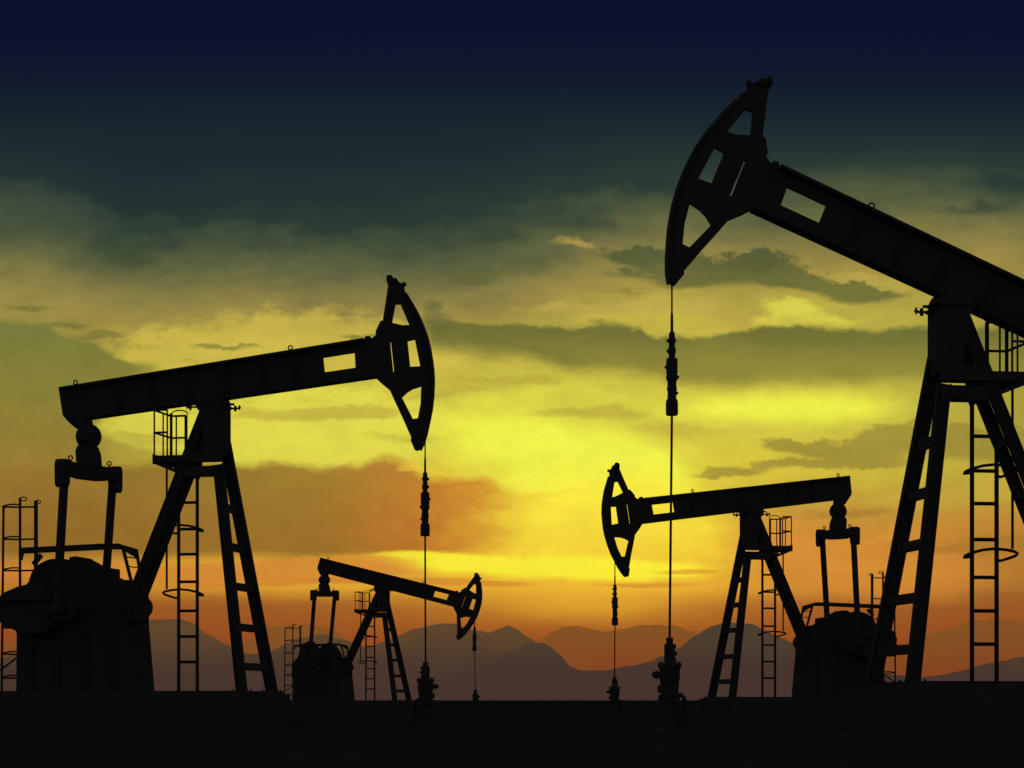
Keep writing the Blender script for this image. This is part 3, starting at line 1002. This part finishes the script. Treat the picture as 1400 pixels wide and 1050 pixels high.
def make_hanger(root, i):
    f = FRAMES[i]
    cx, yb, wx = CABLE[i]
    xt = f.un(cx, yb, 0)[0]
    xw = f.un(wx, WELLTOP[i], 0)[0]
    zb = f.un(cx, yb, 0)[1]
    zw = f.un(wx, WELLTOP[i], 0)[1]
    # cable leaves the curved face where it passes x
    pts = [turned(level(p), ANGS[i]) for p in HEADOUT[12:28]]
    zc = None
    for p, q in zip(pts, pts[1:]):
        if (p.x - xt) * (q.x - xt) <= 0 and abs(p.x - q.x) > 1e-6:
            z = p.z + (q.z - p.z) * (xt - p.x) / (q.x - p.x)
            zc = z if zc is None else min(zc, z)
    if zc is None:
        zc = min(p.z for p in pts)
    z0 = zb + 1.3
    print('hanger', i, round(xt, 2), round(min(p.x for p in pts), 2), round(max(p.x for p in pts), 2), round(zc - z0, 2))
    m = MB()
    for s in (-1, 1):
        m.tube([(xt, s * 0.018, zc + 0.25), (xt, s * 0.018, z0 - 0.02)], 0.011, 6)
    m.build('bridle_cable', M_CABLE, root)
    prof = [(0.014, 0.30), (0.02, 0.27), (0.024, 0.0), (0.03, 0.0), (0.045, -0.02), (0.05, -0.1), (0.066, -0.11), (0.066, -0.16), (0.048, -0.17), (0.05, -0.25),
            (0.064, -0.26), (0.064, -0.33), (0.05, -0.34), (0.052, -0.40), (0.09, -0.42), (0.09, -0.62), (0.084, -0.66), (0.092, -0.68), (0.092, -0.74), (0.072, -0.76), (0.072, -0.86),
            (0.08, -0.87), (0.08, -0.91), (0.068, -0.92), (0.07, -1.04), (0.088, -1.06), (0.096, -1.1), (0.098, -1.26), (0.088, -1.3), (0.02, -1.3)]
    m = MB().lathe(prof[::-1], (xt, 0, z0), 16)
    for dz, sx in ((-0.55, 0.09), (-0.14, 0.06), (-0.7, -0.09), (-0.95, -0.075), (-0.3, 0.06)):
        m.ball((xt + sx, 0, z0 + dz), 0.03, 8)
    m.build('carrier_clamp', M_IRON, root)
    m = MB().tube([(xt, 0, zb + 0.02), (xw, 0, zw - 0.05)], 0.0195, 8)
    m.build('polished_rod', M_CABLE, root)
    return (xw, zw)


def build_wellhead():
    root = bpy.data.objects.new('wellhead', None)
    C.objects.link(root)
    m = MB().lathe([(0.2, -0.2), (0.2, 0.02), (0.15, 0.04), (0.14, 0.42), (0.145, 0.44), (0.165, 0.45), (0.165, 0.50), (0.14, 0.51), (0.14, 0.62), (0.15, 0.78), (0.16, 0.79), (0.16, 0.98)])
    for a in range(8):
        t = a * PI / 4
        m.cyl((math.cos(t) * 0.15, math.sin(t) * 0.15, 0.41), (math.cos(t) * 0.15, math.sin(t) * 0.15, 0.55), 0.013, n=6)
    m.build('casing_head', M_IRON, root, bevel=0.004)
    m = MB().lathe([(0.18, 0.981), (0.185, 0.99), (0.185, 1.035), (0.18, 1.045)])
    for a in range(8):
        t = a * PI / 4 + 0.2
        m.cyl((math.cos(t) * 0.155, math.sin(t) * 0.155, 0.95), (math.cos(t) * 0.155, math.sin(t) * 0.155, 1.075), 0.014, n=6)
    m.build('flange', M_IRON, root)
    m = MB().lathe([(0.085, 1.046), (0.085, 1.31), (0.075, 1.335), (0.055, 1.34), (0.055, 1.43), (0.025, 1.432)])
    for z, r in ((1.30, 0.10), (1.19, 0.118), (1.10, 0.10)):
        m.cyl((-r, 0, z), (0, 0, z), 0.028, n=8)
    m.build('stuffing_box', M_IRON, root)
    m = MB().cyl((0.1, 0, 0.87), (0.23, 0, 0.87), 0.042)
    m.ball((0.225, 0, 0.87), 0.056, 14)
    m.cyl((0.19, 0, 0.87), (0.205, 0, 0.87), 0.066)
    m.build('flow_outlet', M_IRON, root)
    m = MB().cyl((0.1, 0, 0.655), (0.185, 0, 0.655), 0.055)
    m.cyl((0.1, 0, 0.52), (0.175, 0, 0.52), 0.05)
    m.build('side_plug', M_IRON, root)
    m = MB().tube([(-0.1, 0, 0.56), (-0.19, 0, 0.56), (-0.23, 0, 0.52), (-0.23, 0, -0.1)], 0.035)
    m.build('flow_pipe', M_IRON, root)
    m = MB()
    for k in range(12):
        a, b = 2 * PI * k / 12, 2 * PI * (k + 1) / 12
        m.cyl((-0.02 + 0.07 * math.cos(a), -0.24, 0.80 + 0.07 * math.sin(a)), (-0.02 + 0.07 * math.cos(b), -0.24, 0.80 + 0.07 * math.sin(b)), 0.01, n=6)
    m.cyl((-0.02, -0.25, 0.80), (-0.02, -0.1, 0.80), 0.016, n=8)
    m.build('hand_wheel', M_IRON, root)
    return root


def copy_tree(o, parent=None):
    c = o.copy()
    C.objects.link(c)
    c.parent = parent
    for ch in [k for k in bpy.data.objects if k.parent == o]:
        copy_tree(ch, c)
    return c


LABELS = ['large black pumpjack at left with its horse head raised to the right',
          'largest black pumpjack cut off by the right edge, head tilted steeply up',
          'mid-sized black pumpjack right of centre with its head facing left',
          'smallest distant black pumpjack with its head dipped down to the right']
WLABELS = ['dark wellhead with a round knob on its right, under the left jack',
           'tall dark wellhead under the rod of the largest jack, knob on its left',
           'small dark wellhead under the thin rod of the left-facing mid-sized jack',
           'smallest dark wellhead, under the rod of the distant dipped-head jack']


proto = bpy.data.objects.new('pumpjack', None)
C.objects.link(proto)
make_beam(proto)
make_post(proto)
make_platform(proto)
make_ladder(proto)
make_equalizer(proto)
make_static(proto)
make_crank(proto)
well0 = build_wellhead()
roots = [proto] + [copy_tree(proto) for _ in range(3)]
wells = [well0] + [copy_tree(well0) for _ in range(3)]
for i, (root, well) in enumerate(zip(roots, wells)):
    f = FRAMES[i]
    sx = -1 if f.mirror else 1
    root.location = f.R
    root.rotation_euler = (0, 0, f.rotz)
    root.scale = (sx * f.k, f.k, 1)
    tag(root, LABELS[i], 'pumpjack', 'pumpjacks standing across the oil field')
    shift = turned(TAIL, ANGS[i]) - TAIL_A
    for ch in list(root.children):
        k = ch.name.split('.')[0]
        if k == 'walking_beam':
            ch.rotation_euler = (0, -ANGS[i], 0)
        elif k == 'equalizer_bar':
            ch.location = TAIL_A + shift
        elif k == 'crank_arm':
            ch.rotation_euler = (0, -CRANK[i], 0)
    make_pitmans(root, i, shift)
    xw, zw = make_hanger(root, i)
    w = f.world((xw, 0, zw))
    well.location = (w.x, w.y, 0)
    well.rotation_euler = (0, 0, f.rotz)
    k = w.z / 1.43
    well.scale = (sx, 1, k)
    tag(well, WLABELS[i], 'wellhead', 'wellheads below the pumpjack rods')

# ------------------------------------------------------------------ ground
bm = bmesh.new()
R_ = [0.0, 3, 8, 16, 30, 50, 80, 130, 220, 400, 800, 1600, 4000, 12000, 40000]
rings = []
nseg = 96
for r in R_[1:]:
    ring = []
    for k in range(nseg):
        a = 2 * PI * k / nseg
        ring.append(bm.verts.new((r * math.cos(a), r * math.sin(a), (random.uniform(-0.03, 0.03) if 3 < r < 300 else 0.0))))
    rings.append(ring)
cv = bm.verts.new((0, 0, 0))
for k in range(nseg):
    bm.faces.new((cv, rings[0][k], rings[0][(k + 1) % nseg]))
for A, B in zip(rings, rings[1:]):
    for k in range(nseg):
        j = (k + 1) % nseg
        bm.faces.new((A[k], B[k], B[j], A[j]))
me = bpy.data.meshes.new('ground')
bm.to_mesh(me)
bm.free()
for p in me.polygons:
    p.use_smooth = True
me.materials.append(ground_mat())
g = bpy.data.objects.new('ground', me)
C.objects.link(g)
g['kind'] = 'structure'


# ------------------------------------------------------------------ distant hills
def hills(name, crest, dist, mat, seed, rough):
    rnd = random.Random(seed)
    ph = [(rnd.uniform(0, 6.28), rnd.uniform(0.7, 1.3)) for _ in range(7)]
    xs = [c[0] for c in crest]
    bm = bmesh.new()
    step = 4
    cols = []
    rows = 9
    px = xs[0]
    while px <= xs[-1]:
        for (x0, y0), (x1, y1) in zip(crest, crest[1:]):
            if x0 <= px <= x1:
                t = (px - x0) / (x1 - x0)
                t2 = t * t * (3 - 2 * t) * 0.5 + t * 0.5
                py = y0 + (y1 - y0) * t2
                break
        for j, (p, q) in enumerate(ph):
            py += rough * math.sin(px * 0.045 * q * (1.6 ** j) + p) / (1.45 ** j)
        hgt = max(2.0, (HOR - py) / F * dist + CAM_H)
        ang = (px - 700) / F
        col = []
        for r in range(rows):
            u = r / (rows - 1)                       # 0 foot .. 1 crest
            dd = dist - hgt * 2.2 * (1 - u)
            prof = u ** 1.25 * (1 + 0.10 * math.sin(px * 0.03 + u * 5 + ph[0][0]) * (1 - u))
            col.append(bm.verts.new((ang * dist + rnd.uniform(-1, 1), dd, hgt * prof - (12 if r == 0 else 0))))
        col.append(bm.verts.new((ang * dist, dist + hgt * 3, -12)))
        cols.append(col)
        px += step
    for A, B in zip(cols, cols[1:]):
        for r in range(rows):
            bm.faces.new((A[r], B[r], B[r + 1], A[r + 1]))
    me = bpy.data.meshes.new(name)
    bm.to_mesh(me)
    bm.free()
    for p in me.polygons:
        p.use_smooth = True
    me.materials.append(mat)
    o = bpy.data.objects.new(name, me)
    C.objects.link(o)
    o['kind'] = 'structure'
    return o


hz = lambda py, d: (HOR - py) / F * d
far_crest = [(-420, 905), (-200, 880), (-60, 872), (40, 880), (140, 866), (240, 872), (310, 880), (345, 874), (362, 860), (385, 855), (420, 852), (455, 862), (480, 880),
             (540, 900), (680, 905), (735, 880), (755, 866), (772, 858), (790, 855), (808, 859), (826, 863), (848, 861), (880, 855), (920, 855), (945, 862),
             (972, 873), (1040, 885), (1150, 890), (1230, 880), (1266, 869), (1301, 859), (1325, 851), (1366, 844), (1400, 850), (1500, 868), (1640, 850), (1820, 890)]
mid_crest = [(-420, 930), (-150, 905), (0, 900), (30, 893), (90, 872), (150, 855), (209, 847), (245, 846), (260, 851), (281, 866), (314, 882), (329, 891), (345, 895), (358, 894), (374, 889), (392, 880),
             (410, 872), (440, 866), (470, 874), (491, 884), (508, 883), (524, 878), (545, 869), (566, 859), (596, 853), (621, 854), (651, 862), (669, 864), (684, 859),
             (696, 855), (706, 859), (722, 871), (742, 884), (770, 915), (790, 935), (900, 948), (1200, 950), (1263, 925), (1307, 919), (1337, 910), (1372, 904), (1400, 897), (1480, 870), (1600, 880), (1820, 925)]
near_crest = [(-420, 950), (100, 948), (300, 940), (520, 940), (620, 928), (668, 910), (695, 892), (718, 880), (741, 878), (752, 884), (764, 894), (780, 911), (795, 917), (825, 917), (855, 911), (888, 904),
              (906, 897), (927, 886), (951, 869), (975, 856), (992, 851), (1012, 851), (1030, 853), (1042, 860), (1066, 871), (1087, 881), (1150, 903), (1210, 921), (1300, 935), (1500, 942), (1820, 950)]
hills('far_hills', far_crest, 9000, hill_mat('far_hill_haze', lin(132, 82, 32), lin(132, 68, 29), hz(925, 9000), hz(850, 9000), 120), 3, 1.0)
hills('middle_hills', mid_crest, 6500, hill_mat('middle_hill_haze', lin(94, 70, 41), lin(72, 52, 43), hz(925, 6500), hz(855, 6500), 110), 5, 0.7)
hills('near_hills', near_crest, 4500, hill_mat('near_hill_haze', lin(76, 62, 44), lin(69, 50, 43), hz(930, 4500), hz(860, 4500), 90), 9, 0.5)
